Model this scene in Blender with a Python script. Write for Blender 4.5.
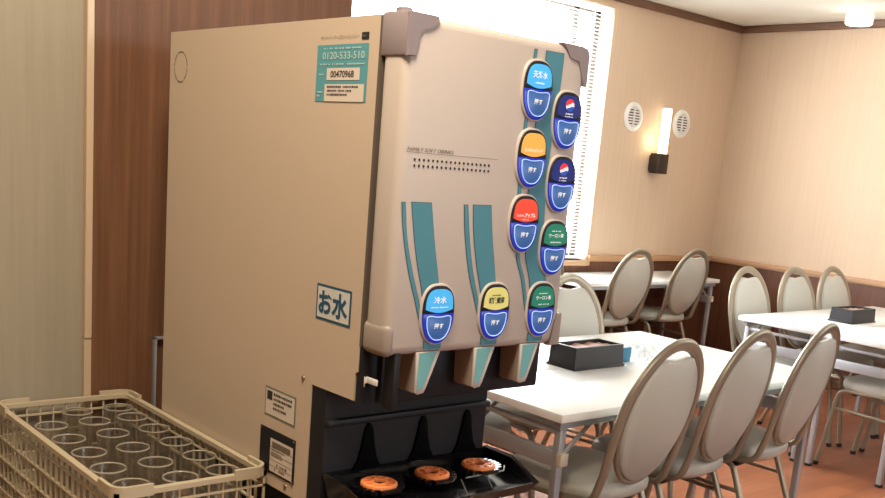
import bpy, bmesh, math, random
from mathutils import Vector, Matrix
from math import pi, sin, cos, radians
random.seed(4)
SC = bpy.context.scene
COL = SC.collection
for o in list(bpy.data.objects):
    bpy.data.objects.remove(o)

# ------------------------------------------------------------------ camera
cam = bpy.data.cameras.new('camera')
camo = bpy.data.objects.new('camera', cam)
COL.objects.link(camo)
yaw, pitch, roll = radians(-41.475), radians(12.0066), radians(4.8926)
fA = Vector((cos(yaw) * cos(pitch), sin(yaw) * cos(pitch), -sin(pitch)))
rA = Vector((sin(yaw), -cos(yaw), 0))
uA = rA.cross(fA)
rr = cos(roll) * rA + sin(roll) * uA
uu = rr.cross(fA)
conv = lambda v: Vector((-v.y, v.x, v.z))          # room axes: x along the machine front, y along its depth
r_, u_, f_ = conv(rr), conv(uu), conv(fA)
m = Matrix.Identity(4)
for i in range(3):
    m[i][0], m[i][1], m[i][2] = r_[i], u_[i], -f_[i]
m.translation = (0, 0, 1.385)
camo.matrix_world = m
cam.sensor_fit = 'HORIZONTAL'
cam.sensor_width = 36
cam.lens = 985.89 / 885 * 36
cam.shift_y = (368.6 - 249) / 885
cam.clip_start = 0.05
SC.camera = camo

# ------------------------------------------------------------------ sky, lights, exposure
W = bpy.data.worlds.new('sky')
SC.world = W
W.use_nodes = True
W.node_tree.nodes['Background'].inputs[0].default_value = (1.0, 1.0, 1.0, 1)
W.node_tree.nodes['Background'].inputs[1].default_value = 9.0
SC.view_settings.view_transform = 'Standard'
SC.view_settings.look = 'None'
SC.view_settings.exposure = 0.0
SC.view_settings.gamma = 1
SC.view_settings.use_curve_mapping = False
SC.cycles.use_denoising = True
SC.cycles.max_bounces = 10
SC.cycles.diffuse_bounces = 5
SC.cycles.transparent_max_bounces = 24
SC.cycles.transmission_bounces = 8
SC.cycles.caustics_reflective = False
SC.cycles.caustics_refractive = False
SC.cycles.sample_clamp_indirect = 6


def area_light(name, loc, aim, sx, sy, power, color, spread=180):
    L = bpy.data.lights.new(name, 'AREA')
    L.shape = 'RECTANGLE'
    L.size, L.size_y = sx, sy
    L.energy = power
    L.color = color
    L.spread = radians(spread)
    o = bpy.data.objects.new(name, L)
    o.location = loc
    d = Vector(aim) - Vector(loc)
    o.rotation_euler = d.to_track_quat('-Z', 'Y').to_euler()
    COL.objects.link(o)
    return o


# daylight through the big window, and through the window of the right wall beyond the frame
area_light('window_daylight', (3.875, 4.64, 1.60), (3.875, 0, 1.3), 2.6, 1.6, 250, (0.93, 0.97, 1.0))
area_light('side_window_daylight', (6.62, 0.2, 1.55), (0, 0.9, 1.0), 2.6, 1.5, 40, (0.90, 0.96, 1.0))
area_light('rear_cool_fill', (2.2, -3.0, 1.55), (1.6, 1.5, 1.0), 2.6, 1.5, 62, (0.88, 0.95, 1.0))  # added cool fill for machine front and chair backs; no window here
# warm fill added with no fixtures: over the drinks corner and over the dining room
area_light('drinks_corner_fill', (0.36, 0.75, 2.48), (0.5, 1.2, 0.9), 0.4, 0.4, 37, (1.0, 0.82, 0.62))
area_light('dining_fill', (4.6, 2.2, 2.5), (4.6, 2.2, 0), 0.6, 0.6, 16, (1.0, 0.95, 0.86))


# ------------------------------------------------------------------ materials
MATS = {}


def mat(name, col, rough=0.5, metal=0.0, emit=None, estr=0.0, spec=0.5, coat=0.0, trans=0.0, ior=1.45, alpha=None,
        noise=None, bump=None):
    """noise = (scale xyz, second colour, detail); bump = (scale, strength)"""
    mt = bpy.data.materials.new(name)
    mt.use_nodes = True
    nt = mt.node_tree
    b = nt.nodes['Principled BSDF']
    b.inputs['Base Color'].default_value = (*col, 1)
    b.inputs['Roughness'].default_value = rough
    b.inputs['Metallic'].default_value = metal
    b.inputs['Specular IOR Level'].default_value = spec
    b.inputs['Coat Weight'].default_value = coat
    b.inputs['Transmission Weight'].default_value = trans
    b.inputs['IOR'].default_value = ior
    if alpha is not None:
        b.inputs['Alpha'].default_value = alpha
    if emit:
        b.inputs['Emission Color'].default_value = (*emit, 1)
        b.inputs['Emission Strength'].default_value = estr
    if noise or bump:
        tc = nt.nodes.new('ShaderNodeTexCoord')
    if noise:
        mp = nt.nodes.new('ShaderNodeMapping')
        mp.inputs['Scale'].default_value = noise[0]
        n = nt.nodes.new('ShaderNodeTexNoise')
        n.inputs['Scale'].default_value = 1
        n.inputs['Detail'].default_value = noise[2]
        n.inputs['Roughness'].default_value = 0.65
        rp = nt.nodes.new('ShaderNodeValToRGB')
        rp.color_ramp.elements[0].position = 0.32
        rp.color_ramp.elements[1].position = 0.68
        rp.color_ramp.elements[0].color = (*col, 1)
        rp.color_ramp.elements[1].color = (*noise[1], 1)
        nt.links.new(tc.outputs['Object'], mp.inputs['Vector'])
        nt.links.new(mp.outputs['Vector'], n.inputs['Vector'])
        nt.links.new(n.outputs['Fac'], rp.inputs['Fac'])
        nt.links.new(rp.outputs['Color'], b.inputs['Base Color'])
    if bump:
        n2 = nt.nodes.new('ShaderNodeTexNoise')
        n2.inputs['Scale'].default_value = bump[0]
        bp = nt.nodes.new('ShaderNodeBump')
        bp.inputs['Strength'].default_value = bump[1]
        bp.inputs['Distance'].default_value = 0.002
        nt.links.new(tc.outputs['Object'], n2.inputs['Vector'])
        nt.links.new(n2.outputs['Fac'], bp.inputs['Height'])
        nt.links.new(bp.outputs['Normal'], b.inputs['Normal'])
    MATS[name] = mt
    return mt


def glass_pane():
    mt = bpy.data.materials.new('window_glass')
    mt.use_nodes = True
    nt = mt.node_tree
    nt.nodes.clear()
    out = nt.nodes.new('ShaderNodeOutputMaterial')
    mx = nt.nodes.new('ShaderNodeMixShader')
    mx.inputs[0].default_value = 0.06
    tr = nt.nodes.new('ShaderNodeBsdfTransparent')
    gl = nt.nodes.new('ShaderNodeBsdfGlossy')
    gl.inputs['Roughness'].default_value = 0.02
    nt.links.new(tr.outputs[0], mx.inputs[1])
    nt.links.new(gl.outputs[0], mx.inputs[2])
    nt.links.new(mx.outputs[0], out.inputs[0])
    return mt


def floor_material():
    mt = bpy.data.materials.new('wood_floor')
    mt.use_nodes = True
    nt = mt.node_tree
    b = nt.nodes['Principled BSDF']
    tc = nt.nodes.new('ShaderNodeTexCoord')
    br = nt.nodes.new('ShaderNodeTexBrick')
    br.offset = 0.37
    br.inputs['Color1'].default_value = (0.27, 0.092, 0.043, 1)
    br.inputs['Color2'].default_value = (0.34, 0.128, 0.062, 1)
    br.inputs['Mortar'].default_value = (0.16, 0.05, 0.022, 1)
    br.inputs['Scale'].default_value = 1
    br.inputs['Mortar Size'].default_value = 0.0015
    br.inputs['Brick Width'].default_value = 0.9
    br.inputs['Row Height'].default_value = 0.12
    mp = nt.nodes.new('ShaderNodeMapping')
    mp.inputs['Scale'].default_value = (2.2, 14, 1)
    n = nt.nodes.new('ShaderNodeTexNoise')
    n.inputs['Scale'].default_value = 1.0
    n.inputs['Detail'].default_value = 6
    mx = nt.nodes.new('ShaderNodeMix')
    mx.data_type = 'RGBA'
    mx.blend_type = 'MULTIPLY'
    mx.inputs[0].default_value = 0.7
    rp = nt.nodes.new('ShaderNodeValToRGB')
    rp.color_ramp.elements[0].position = 0.3
    rp.color_ramp.elements[0].color = (0.6, 0.55, 0.5, 1)
    rp.color_ramp.elements[1].position = 0.75
    rp.color_ramp.elements[1].color = (1.15, 1.1, 1.05, 1)
    nt.links.new(tc.outputs['Object'], br.inputs['Vector'])
    nt.links.new(tc.outputs['Object'], mp.inputs['Vector'])
    nt.links.new(mp.outputs[0], n.inputs['Vector'])
    nt.links.new(n.outputs['Fac'], rp.inputs['Fac'])
    nt.links.new(br.outputs['Color'], mx.inputs[6])
    nt.links.new(rp.outputs['Color'], mx.inputs[7])
    nt.links.new(mx.outputs[2], b.inputs['Base Color'])
    b.inputs['Roughness'].default_value = 0.30
    return mt


M_FLOOR = floor_material()
M_PANE = glass_pane()
M_CEIL = mat('ceiling_paint', (0.80, 0.80, 0.74), 0.9)
M_PAPER = mat('striped_wallpaper', (0.595, 0.45, 0.322), 0.85, noise=((55, 55, 1.2), (0.635, 0.485, 0.352), 5))
M_WAINSCOT = mat('wainscot_wood', (0.085, 0.030, 0.014), 0.45, noise=((45, 45, 1.5), (0.15, 0.058, 0.028), 6))
M_RAIL = mat('rail_wood', (0.42, 0.24, 0.13), 0.45, noise=((3, 3, 40), (0.50, 0.30, 0.17), 4))
M_CROWN = mat('crown_wood', (0.12, 0.06, 0.035), 0.45, noise=((3, 3, 40), (0.19, 0.10, 0.055), 4))
M_BROWN = mat('brown_wood_veneer', (0.115, 0.055, 0.028), 0.42, noise=((60, 60, 1.6), (0.20, 0.098, 0.052), 7))
M_GREY = mat('grey_wall_cloth', (0.30, 0.275, 0.21), 0.8, noise=((70, 70, 2.5), (0.34, 0.31, 0.24), 5))
M_STRIP = mat('pale_strip', (0.62, 0.50, 0.36), 0.35, metal=0.2)
M_SILL = mat('sill_wood', (0.48, 0.31, 0.18), 0.45)
M_WFRAME = mat('window_frame_metal', (0.16, 0.15, 0.14), 0.4, metal=0.4)
M_BLIND = mat('blind_slat', (0.9, 0.9, 0.88), 0.5)
_t = M_BLIND.node_tree
_tl = _t.nodes.new('ShaderNodeBsdfTranslucent')
_tl.inputs[0].default_value = (0.95, 0.95, 0.93, 1)
_ms = _t.nodes.new('ShaderNodeMixShader')
_ms.inputs[0].default_value = 0.6
_t.links.new(_t.nodes['Principled BSDF'].outputs[0], _ms.inputs[1])
_t.links.new(_tl.outputs[0], _ms.inputs[2])
_t.links.new(_ms.outputs[0], _t.nodes['Material Output'].inputs[0])
M_WHITE = mat('white_plastic', (0.80, 0.79, 0.75), 0.45)
M_DARKGRILLE = mat('grille_shadow', (0.10, 0.09, 0.08), 0.7)
M_LAMPGLASS = mat('opal_glass', (0.95, 0.9, 0.8), 0.3, emit=(1.0, 0.90, 0.70), estr=2.2)
M_DOWNLIGHT = mat('lit_diffuser', (0.95, 0.95, 0.9), 0.4, emit=(1.0, 0.98, 0.90), estr=3.0)
M_BRONZE = mat('bronze_box', (0.035, 0.022, 0.016), 0.35, metal=0.5)

M_CREAM = mat('cream_enamel', (0.56, 0.465, 0.36), 0.42, bump=(500, 0.05))
M_FRONT = mat('cream_cool_lit', (0.55, 0.495, 0.445), 0.42)  # same cream as the side, with the cooler front light put into its colour
M_CAP = mat('mauve_grey_plastic', (0.28, 0.24, 0.255), 0.45)
M_NOZZLE = mat('taupe_plastic', (0.36, 0.285, 0.235), 0.4)
M_TEAL = mat('teal_print', (0.065, 0.26, 0.34), 0.45)
M_TEALLINE = mat('teal_dark_outline', (0.02, 0.05, 0.05), 0.5)
M_TEALPALE = mat('pale_teal', (0.17, 0.47, 0.50), 0.45)
M_TAUPECAP = mat('taupe_cap', (0.32, 0.275, 0.24), 0.45)
M_BLACK = mat('black_plastic', (0.013, 0.013, 0.016), 0.5, spec=0.3)
M_BLACKGLOSS = mat('black_gloss', (0.006, 0.006, 0.007), 0.16)
M_NOZZLESHADE = mat('nozzle_shade_black', (0.002, 0.002, 0.003), 0.7, spec=0.05)
M_SEAM = mat('dark_seam', (0.11, 0.09, 0.075), 0.6)
M_INK = mat('black_ink', (0.02, 0.02, 0.025), 0.5)
M_INKGREY = mat('grey_ink', (0.16, 0.13, 0.10), 0.5)
M_STICKTEAL = mat('sticker_teal', (0.09, 0.32, 0.38), 0.5)
M_STICKPALE = mat('sticker_white', (0.66, 0.60, 0.52), 0.5)
M_STICKTEXT = mat('sticker_pale_print', (0.45, 0.62, 0.56), 0.5)
M_WATERBLUE = mat('water_blue_ink', (0.014, 0.085, 0.16), 0.5)
M_WATERPAPER = mat('water_paper', (0.62, 0.64, 0.60), 0.5)
M_GREENLINE = mat('grey_green_border', (0.16, 0.22, 0.18), 0.5)
M_SCREW = mat('screw_metal', (0.30, 0.20, 0.13), 0.3, metal=0.8)
M_BLUE = mat('glowing_blue_rim', (0.012, 0.03, 0.30), 0.25, emit=(0.02, 0.06, 0.9), estr=0.22)
M_BUTTON = mat('blue_button', (0.045, 0.15, 0.42), 0.3, emit=(0.05, 0.16, 0.55), estr=0.16)
M_RING = mat('blue_light_line', (0.4, 0.55, 1.0), 0.3, emit=(0.33, 0.50, 1.0), estr=0.75)
M_TEXTW = mat('white_print', (0.85, 0.85, 0.82), 0.5, emit=(0.8, 0.85, 0.9), estr=0.35)
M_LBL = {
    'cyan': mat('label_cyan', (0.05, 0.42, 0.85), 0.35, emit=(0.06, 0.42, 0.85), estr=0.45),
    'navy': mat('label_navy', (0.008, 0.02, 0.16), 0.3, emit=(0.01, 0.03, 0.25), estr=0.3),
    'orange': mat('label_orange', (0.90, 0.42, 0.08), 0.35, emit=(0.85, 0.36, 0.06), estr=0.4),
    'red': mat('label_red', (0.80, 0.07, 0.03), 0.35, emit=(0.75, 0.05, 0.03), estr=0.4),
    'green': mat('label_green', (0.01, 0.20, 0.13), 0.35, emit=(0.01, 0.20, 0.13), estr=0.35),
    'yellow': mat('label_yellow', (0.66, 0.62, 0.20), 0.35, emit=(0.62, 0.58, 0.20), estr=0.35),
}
M_LOGORED = mat('globe_red', (0.75, 0.03, 0.04), 0.35, emit=(0.7, 0.03, 0.04), estr=0.35)
M_LOGOBLUE = mat('globe_blue', (0.02, 0.08, 0.50), 0.35, emit=(0.02, 0.1, 0.5), estr=0.3)
M_ORANGE = mat('orange_plastic', (0.95, 0.31, 0.10), 0.5)
M_WIRE = mat('steel_wire', (0.55, 0.55, 0.53), 0.3, metal=0.9)
M_CRATE = mat('ivory_crate_plastic', (0.48, 0.42, 0.30), 0.5)
def thin_glass():
    mt = bpy.data.materials.new('tumbler_glass')
    mt.use_nodes = True
    nt = mt.node_tree
    nt.nodes.clear()
    out = nt.nodes.new('ShaderNodeOutputMaterial')
    mx = nt.nodes.new('ShaderNodeMixShader')
    lw = nt.nodes.new('ShaderNodeLayerWeight')
    lw.inputs['Blend'].default_value = 0.28
    mr = nt.nodes.new('ShaderNodeMapRange')
    mr.inputs['To Min'].default_value = 0.14
    mr.inputs['To Max'].default_value = 0.75
    tr = nt.nodes.new('ShaderNodeBsdfTransparent')
    tr.inputs[0].default_value = (0.94, 0.93, 0.90, 1)
    g = nt.nodes.new('ShaderNodeBsdfGlossy')
    g.inputs['Roughness'].default_value = 0.22
    df = nt.nodes.new('ShaderNodeBsdfTranslucent')
    df.inputs[0].default_value = (0.8, 0.78, 0.72, 1)
    m2 = nt.nodes.new('ShaderNodeMixShader')
    m2.inputs[0].default_value = 0.30
    nt.links.new(lw.outputs['Facing'], mr.inputs['Value'])
    nt.links.new(mr.outputs[0], mx.inputs[0])
    nt.links.new(g.outputs[0], m2.inputs[1])
    nt.links.new(df.outputs[0], m2.inputs[2])
    nt.links.new(tr.outputs[0], mx.inputs[1])
    nt.links.new(m2.outputs[0], mx.inputs[2])
    nt.links.new(mx.outputs[0], out.inputs[0])
    return mt


M_GLASS = thin_glass()
M_LIP = mat('glass_lip', (0.50, 0.46, 0.38), 0.06, alpha=0.6, coat=1.0)
M_COUNTER = mat('counter_laminate', (0.30, 0.17, 0.09), 0.4)

M_VINYL = mat('ivory_vinyl', (0.52, 0.525, 0.475), 0.42, bump=(260, 0.08))
M_TUBE = mat('champagne_metal', (0.36, 0.325, 0.25), 0.34, metal=0.55)
M_WELT = mat('champagne_trim', (0.34, 0.29, 0.22), 0.4, metal=0.3)
M_RUBBER = mat('black_rubber', (0.015, 0.015, 0.015), 0.6)
M_TOP = mat('white_laminate', (0.82, 0.835, 0.83), 0.25)
M_EDGE = mat('table_edge', (0.66, 0.64, 0.60), 0.4)
M_LEG = mat('grey_leg_metal', (0.42, 0.44, 0.47), 0.38, metal=0.3)
M_LATCH = mat('cream_latch', (0.62, 0.56, 0.44), 0.4)
M_LEATHER = mat('black_leather', (0.020, 0.020, 0.023), 0.42, bump=(220, 0.15))
M_TISSUE = mat('pinkish_tissue', (0.40, 0.24, 0.20), 0.8)
M_BLUECARD = mat('blue_card', (0.02, 0.20, 0.36), 0.4)
M_BAG = mat('clear_plastic', (0.80, 0.90, 0.93), 0.12, alpha=0.45)


# ------------------------------------------------------------------ mesh helpers
class MB:
    def __init__(s):
        s.v, s.f = [], []

    def raw(s, verts, faces):
        k = len(s.v)
        s.v += [tuple(p) for p in verts]
        s.f += [[i + k for i in f] for f in faces]
        return s

    def bm(s, b):
        b.verts.ensure_lookup_table()
        s.raw([v.co.copy() for v in b.verts], [[v.index for v in f.verts] for f in b.faces])
        b.free()
        return s

    def box(s, x0, x1, y0, y1, z0, z1, bev=0.0, seg=2, rot=None):
        b = bmesh.new()
        bmesh.ops.create_cube(b, size=1)
        for v in b.verts:
            v.co = Vector(((x0 + x1) / 2 + v.co.x * (x1 - x0), (y0 + y1) / 2 + v.co.y * (y1 - y0), (z0 + z1) / 2 + v.co.z * (z1 - z0)))
        if bev > 0:
            bmesh.ops.bevel(b, geom=list(b.edges), offset=bev, segments=seg, profile=0.5, affect='EDGES')
        if rot is not None:
            for v in b.verts:
                v.co = rot @ v.co
        b.verts.index_update()
        return s.bm(b)

    def prism(s, loop, fn, d0, d1, inset=0.0):
        """loop = 2D outline (counter-clockwise), fn(u, v, d) -> point; d0 back, d1 front; inset rounds the front edge"""
        n = len(loop)
        rings = [[fn(u, v, d0) for u, v in loop]]
        if inset > 0:
            cu = sum(p[0] for p in loop) / n
            cv = sum(p[1] for p in loop) / n

            def shr(q):
                out = []
                for u, v in loop:
                    L = math.hypot(u - cu, v - cv) or 1
                    out.append((u - (u - cu) / L * q, v - (v - cv) / L * q))
                return out
            rings.append([fn(u, v, d1 - (d1 - d0) * 0.35) for u, v in loop])
            rings.append([fn(u, v, d1 - (d1 - d0) * 0.08) for u, v in shr(inset * 0.45)])
            rings.append([fn(u, v, d1) for u, v in shr(inset)])
        else:
            rings.append([fn(u, v, d1) for u, v in loop])
        V = [p for r in rings for p in r]
        Fc = []
        for k in range(len(rings) - 1):
            for i in range(n):
                j = (i + 1) % n
                Fc.append([k * n + i, k * n + j, (k + 1) * n + j, (k + 1) * n + i])
        Fc.append([(len(rings) - 1) * n + i for i in range(n)])
        Fc.append([i for i in reversed(range(n))])
        return s.raw(V, Fc)

    def sweep(s, path, sec, up=(0, 0, 1), closed=False, caps=True):
        P = [Vector(p) for p in path]
        n = len(P)
        T = []
        for i in range(n):
            a = P[(i - 1) % n] if closed or i > 0 else P[0]
            b = P[(i + 1) % n] if closed or i < n - 1 else P[-1]
            T.append((b - a).normalized())
        N = Vector(up) - Vector(up).dot(T[0]) * T[0]
        if N.length < 1e-4:
            N = T[0].orthogonal()
        N.normalize()
        k = len(sec)
        V = []
        for i in range(n):
            if i:
                N = N - N.dot(T[i]) * T[i]
                N.normalize()
            B = T[i].cross(N)
            for a, b in sec:
                V.append(P[i] + N * a + B * b)
        Fc = []
        for i in range(n if closed else n - 1):
            j = (i + 1) % n
            for q in range(k):
                w = (q + 1) % k
                Fc.append([i * k + q, i * k + w, j * k + w, j * k + q])
        if caps and not closed:
            Fc.append([q for q in reversed(range(k))])
            Fc.append([(n - 1) * k + q for q in range(k)])
        return s.raw(V, Fc)

    def tube(s, path, r, n=8, **kw):
        return s.sweep(path, [(r * cos(2 * pi * i / n), r * sin(2 * pi * i / n)) for i in range(n)], **kw)

    def lathe(s, prof, c=(0, 0, 0), n=24, axis='z', closed=False):
        V, Fc = [], []
        k = len(prof)
        for i in range(n):
            a = 2 * pi * i / n
            for r, h in prof:
                p = (r * cos(a), r * sin(a), h)
                if axis == 'y':
                    p = (p[0], p[2], p[1])
                elif axis == 'x':
                    p = (p[2], p[0], p[1])
                V.append((c[0] + p[0], c[1] + p[1], c[2] + p[2]))
        for i in range(n):
            j = (i + 1) % n
            for q in range(k if closed else k - 1):
                w = (q + 1) % k
                Fc.append([i * k + q, j * k + q, j * k + w, i * k + w])
        return s.raw(V, Fc)

    def disc(s, c, r, fn, d, n=14):
        return s.raw([fn(c[0] + r * cos(2 * pi * i / n), c[1] + r * sin(2 * pi * i / n), d) for i in range(n)], [list(range(n))])

    def flat(s, loop, fn, d):
        return s.raw([fn(u, v, d) for u, v in loop], [list(range(len(loop)))])

    def build(s, name, material, parent=None, smooth=35, label=None):
        me = bpy.data.meshes.new(name)
        off = parent_offset(parent)
        me.from_pydata([(Vector(p) - off) for p in s.v], [], s.f)
        b = bmesh.new()
        b.from_mesh(me)
        bmesh.ops.remove_doubles(b, verts=b.verts, dist=1e-6)
        bmesh.ops.recalc_face_normals(b, faces=b.faces)
        b.to_mesh(me)
        b.free()
        if smooth:
            me.polygons.foreach_set('use_smooth', [True] * len(me.polygons))
            me.set_sharp_from_angle(angle=radians(smooth))
        me.materials.append(material)
        o = bpy.data.objects.new(name, me)
        COL.objects.link(o)
        if parent is not None:
            o.parent = parent
        if label:
            o['label'] = label
        return o


def parent_offset(p):
    off = Vector((0, 0, 0))
    while p is not None:
        off = off + p.location
        p = p.parent
    return off


def thing(name, label, cat, loc=(0, 0, 0), rz=0.0, group=None):
    o = bpy.data.objects.new(name, None)
    o.empty_display_size = 0.1
    COL.objects.link(o)
    o.location = loc
    o.rotation_euler = (0, 0, rz)
    return tag(o, label, cat, group)


def tag(o, label, cat, group=None):
    o['label'] = label
    o['category'] = cat
    if group:
        o['group'] = group
    return o


def struct(mb, name, material, smooth=0, parent=None):
    o = mb.build(name, material, parent, smooth)
    if parent is None:
        o['kind'] = 'structure'
    return o


def dup(root, label=None, group=None):
    r = root.copy()
    COL.objects.link(r)
    if label:
        r['label'] = label
    if group:
        r['group'] = group
    for ch in list(root.children):
        c = ch.copy()
        COL.objects.link(c)
        c.parent = r
        for g in list(ch.children):
            d = g.copy()
            COL.objects.link(d)
            d.parent = c
    return r


def front(Y):                     # a plane whose printed side looks towards -y
    return lambda u, v, d: (u, Y - d, v)


def side(X):                      # a plane whose printed side looks towards -x; u runs along -y
    return lambda u, v, d: (X - d, -u, v)


def text_into(mb, body, fn, d, x0, x1, z0, z1, shear=0.0, bold=0.0):
    """lettering fitted into the rectangle x0..x1, z0..z1 of the plane fn"""
    cu = bpy.data.curves.new('lettering', 'FONT')
    cu.body = body
    cu.size = 1
    cu.shear = shear
    cu.offset = bold
    cu.resolution_u = 3
    o = bpy.data.objects.new('lettering', cu)
    COL.objects.link(o)
    bpy.context.view_layer.update()
    me = bpy.data.meshes.new_from_object(o.evaluated_get(bpy.context.evaluated_depsgraph_get()))
    bpy.data.objects.remove(o)
    bpy.data.curves.remove(cu)
    xs = [v.co.x for v in me.vertices]
    ys = [v.co.y for v in me.vertices]
    if xs:
        ax, bx, ay, by = min(xs), max(xs), min(ys), max(ys)
        mb.raw([fn(x0 + (v.co.x - ax) / (bx - ax) * (x1 - x0), z0 + (v.co.y - ay) / (by - ay) * (z1 - z0), d) for v in me.vertices],
               [list(p.vertices) for p in me.polygons])
    bpy.data.meshes.remove(me)
    return mb


def fine_print(mb, fn, d, x0, x1, z0, z1, rows, fill=0.8):
    """illegible rows of tiny print"""
    h = (z1 - z0) / rows
    for r in range(rows):
        z = z1 - (r + 0.5) * h
        x = x0
        end = x1 - random.random() * 0.35 * (x1 - x0) if r else x1
        while x < end - h * 0.3:
            w = h * (0.25 + 0.35 * random.random())
            if random.random() < fill:
                q = h * (0.18 + 0.12 * random.random())
                mb.flat([(x, z - q), (x + w, z - q), (x + w, z + q), (x, z + q)], fn, d)
            x += w + h * 0.16
    return mb


def rect(x0, x1, z0, z1):
    return [(x0, z0), (x1, z0), (x1, z1), (x0, z1)]


def rrect(x0, x1, z0, z1, r, n=5):
    out = []
    for cx, cz, a0 in ((x1 - r, z0 + r, -90), (x1 - r, z1 - r, 0), (x0 + r, z1 - r, 90), (x0 + r, z0 + r, 180)):
        for i in range(n + 1):
            a = radians(a0 + 90 * i / n)
            out.append((cx + r * cos(a), cz + r * sin(a)))
    return out


def spline(P, n=8, closed=False):
    P = [Vector(p) for p in P]
    out = []
    N = len(P)
    for i in range(N if closed else N - 1):
        if closed:
            a, b, c, d = P[i - 1], P[i], P[(i + 1) % N], P[(i + 2) % N]
        else:
            a = P[i - 1] if i else P[0] * 2 - P[1]
            b, c = P[i], P[i + 1]
            d = P[i + 2] if i + 2 < N else P[-1] * 2 - P[-2]
        for k in range(n):
            t = k / n
            out.append(0.5 * ((2 * b) + (c - a) * t + (2 * a - 5 * b + 4 * c - d) * t * t + (3 * b - a - 3 * c + d) * t ** 3))
    if not closed:
        out.append(P[-1])
    return out


def fillet(P, R, n=6):
    P = [Vector(p) for p in P]
    out = [P[0]]
    for i in range(1, len(P) - 1):
        r = R[i - 1]
        a, b, c = P[i - 1], P[i], P[i + 1]
        d1, d2 = (a - b).normalized(), (c - b).normalized()
        ang = d1.angle(d2)
        t = r / math.tan(ang / 2)
        p0, p1 = b + d1 * t, b + d2 * t
        for k in range(n + 1):
            s = k / n
            out.append(p0 * (1 - s) ** 2 + b * 2 * s * (1 - s) + p1 * s * s)
    out.append(P[-1])
    return out


# ------------------------------------------------------------------ the room
RX, RY, RZ = 6.70, 4.52, 2.535        # right wall, window wall, ceiling
WX0, WX1, WZ0, WZ1 = 2.50, 5.24, 0.78, 2.44
RAIL0, RAIL1 = 0.772, 0.817
struct(MB().box(-2.6, RX + .15, -3.1, RY + .25, -.1, 0), 'floor', M_FLOOR)
struct(MB().box(-2.6, RX + .15, -3.1, RY + .25, RZ, RZ + .1), 'ceiling', M_CEIL)
struct(MB().box(-2.6, WX0, RY, RY + .2, 0, RZ).box(WX1, RX + .15, RY, RY + .2, 0, RZ)
       .box(WX0, WX1, RY, RY + .2, 0, WZ0).box(WX0, WX1, RY, RY + .2, WZ1, RZ), 'wall_far', M_PAPER)
struct(MB().box(RX, RX + .15, -3.1, RY, 0, RZ), 'wall_right', M_PAPER)
struct(MB().box(-2.6, RX + .15, -3.25, -3.1, 0, RZ), 'wall_rear', M_PAPER)
struct(MB().box(-2.75, -2.6, -3.1, RY, 0, RZ), 'wall_left', M_PAPER)
struct(MB().box(.735, 1.322, 1.90, 2.02, 0, RZ), 'wall_partition', M_BROWN)
struct(MB().box(-2.6, .735, 1.905, 2.02, 0, RZ), 'wall_grey', M_GREY)
struct(MB().box(.727, .741, 1.888, 1.91, .98, RZ, .002).box(.727, .741, 1.891, 1.91, 0, .98), 'trim_1', M_STRIP)
# wainscot boards, rails and crown moulding
struct(MB().box(-2.6, RX, RY - .012, RY + .001, .06, RAIL0 + .004), 'wall_far_wainscot', M_WAINSCOT)
struct(MB().box(RX - .012, RX + .001, -3.1, RY - .012, .06, RAIL0 + .004), 'wall_right_wainscot', M_WAINSCOT)
struct(MB().box(WX1, RX, RY - .026, RY + .001, RAIL0, RAIL1, .006).box(-2.6, WX0, RY - .026, RY + .001, RAIL0, RAIL1, .006), 'trim_2', M_RAIL)
struct(MB().box(RX - .026, RX + .001, -3.1, RY - .026, RAIL0, RAIL1, .006)
       .box(RX - .034, RX + .001, -3.1, RY - .034, RAIL0 + .012, RAIL1 - .010, .004), 'trim_3', M_RAIL)
struct(MB().box(-2.6, RX, RY - .03, RY + .001, RZ - .05, RZ, .006), 'trim_4', M_CROWN)
struct(MB().box(RX - .03, RX + .001, -3.1, RY - .03, RZ - .05, RZ, .006), 'trim_5', M_CROWN)
struct(MB().box(-2.6, RX, RY - .016, RY + .001, 0, .07, .004), 'baseboard_far', M_CROWN)
struct(MB().box(RX - .016, RX + .001, -3.1, RY - .016, 0, .07, .004), 'baseboard_right', M_CROWN)
# window: frame with posts, panes, sill
win = MB()
for x in (WX0, 3.70, 4.98):
    win.box(x, x + .05, RY + .12, RY + .17, WZ0, WZ1, .004)
win.box(WX1 - .045, WX1, RY + .12, RY + .17, WZ0, WZ1, .004)
win.box(WX0, WX1, RY + .12, RY + .17, WZ0, WZ0 + .04, .004).box(WX0, WX1, RY + .12, RY + .17, WZ1 - .04, WZ1, .004)
w1 = struct(win, 'window_1', M_WFRAME)
struct(MB().box(WX0 + .05, WX1 - .045, RY + .143, RY + .147, WZ0 + .04, WZ1 - .04), 'window_pane', M_PANE, parent=w1)
struct(MB().box(WX0 - .02, WX1, RY - .03, RY + .12, WZ0 - .035, WZ0, .005), 'window_sill', M_SILL, parent=w1)
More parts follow.
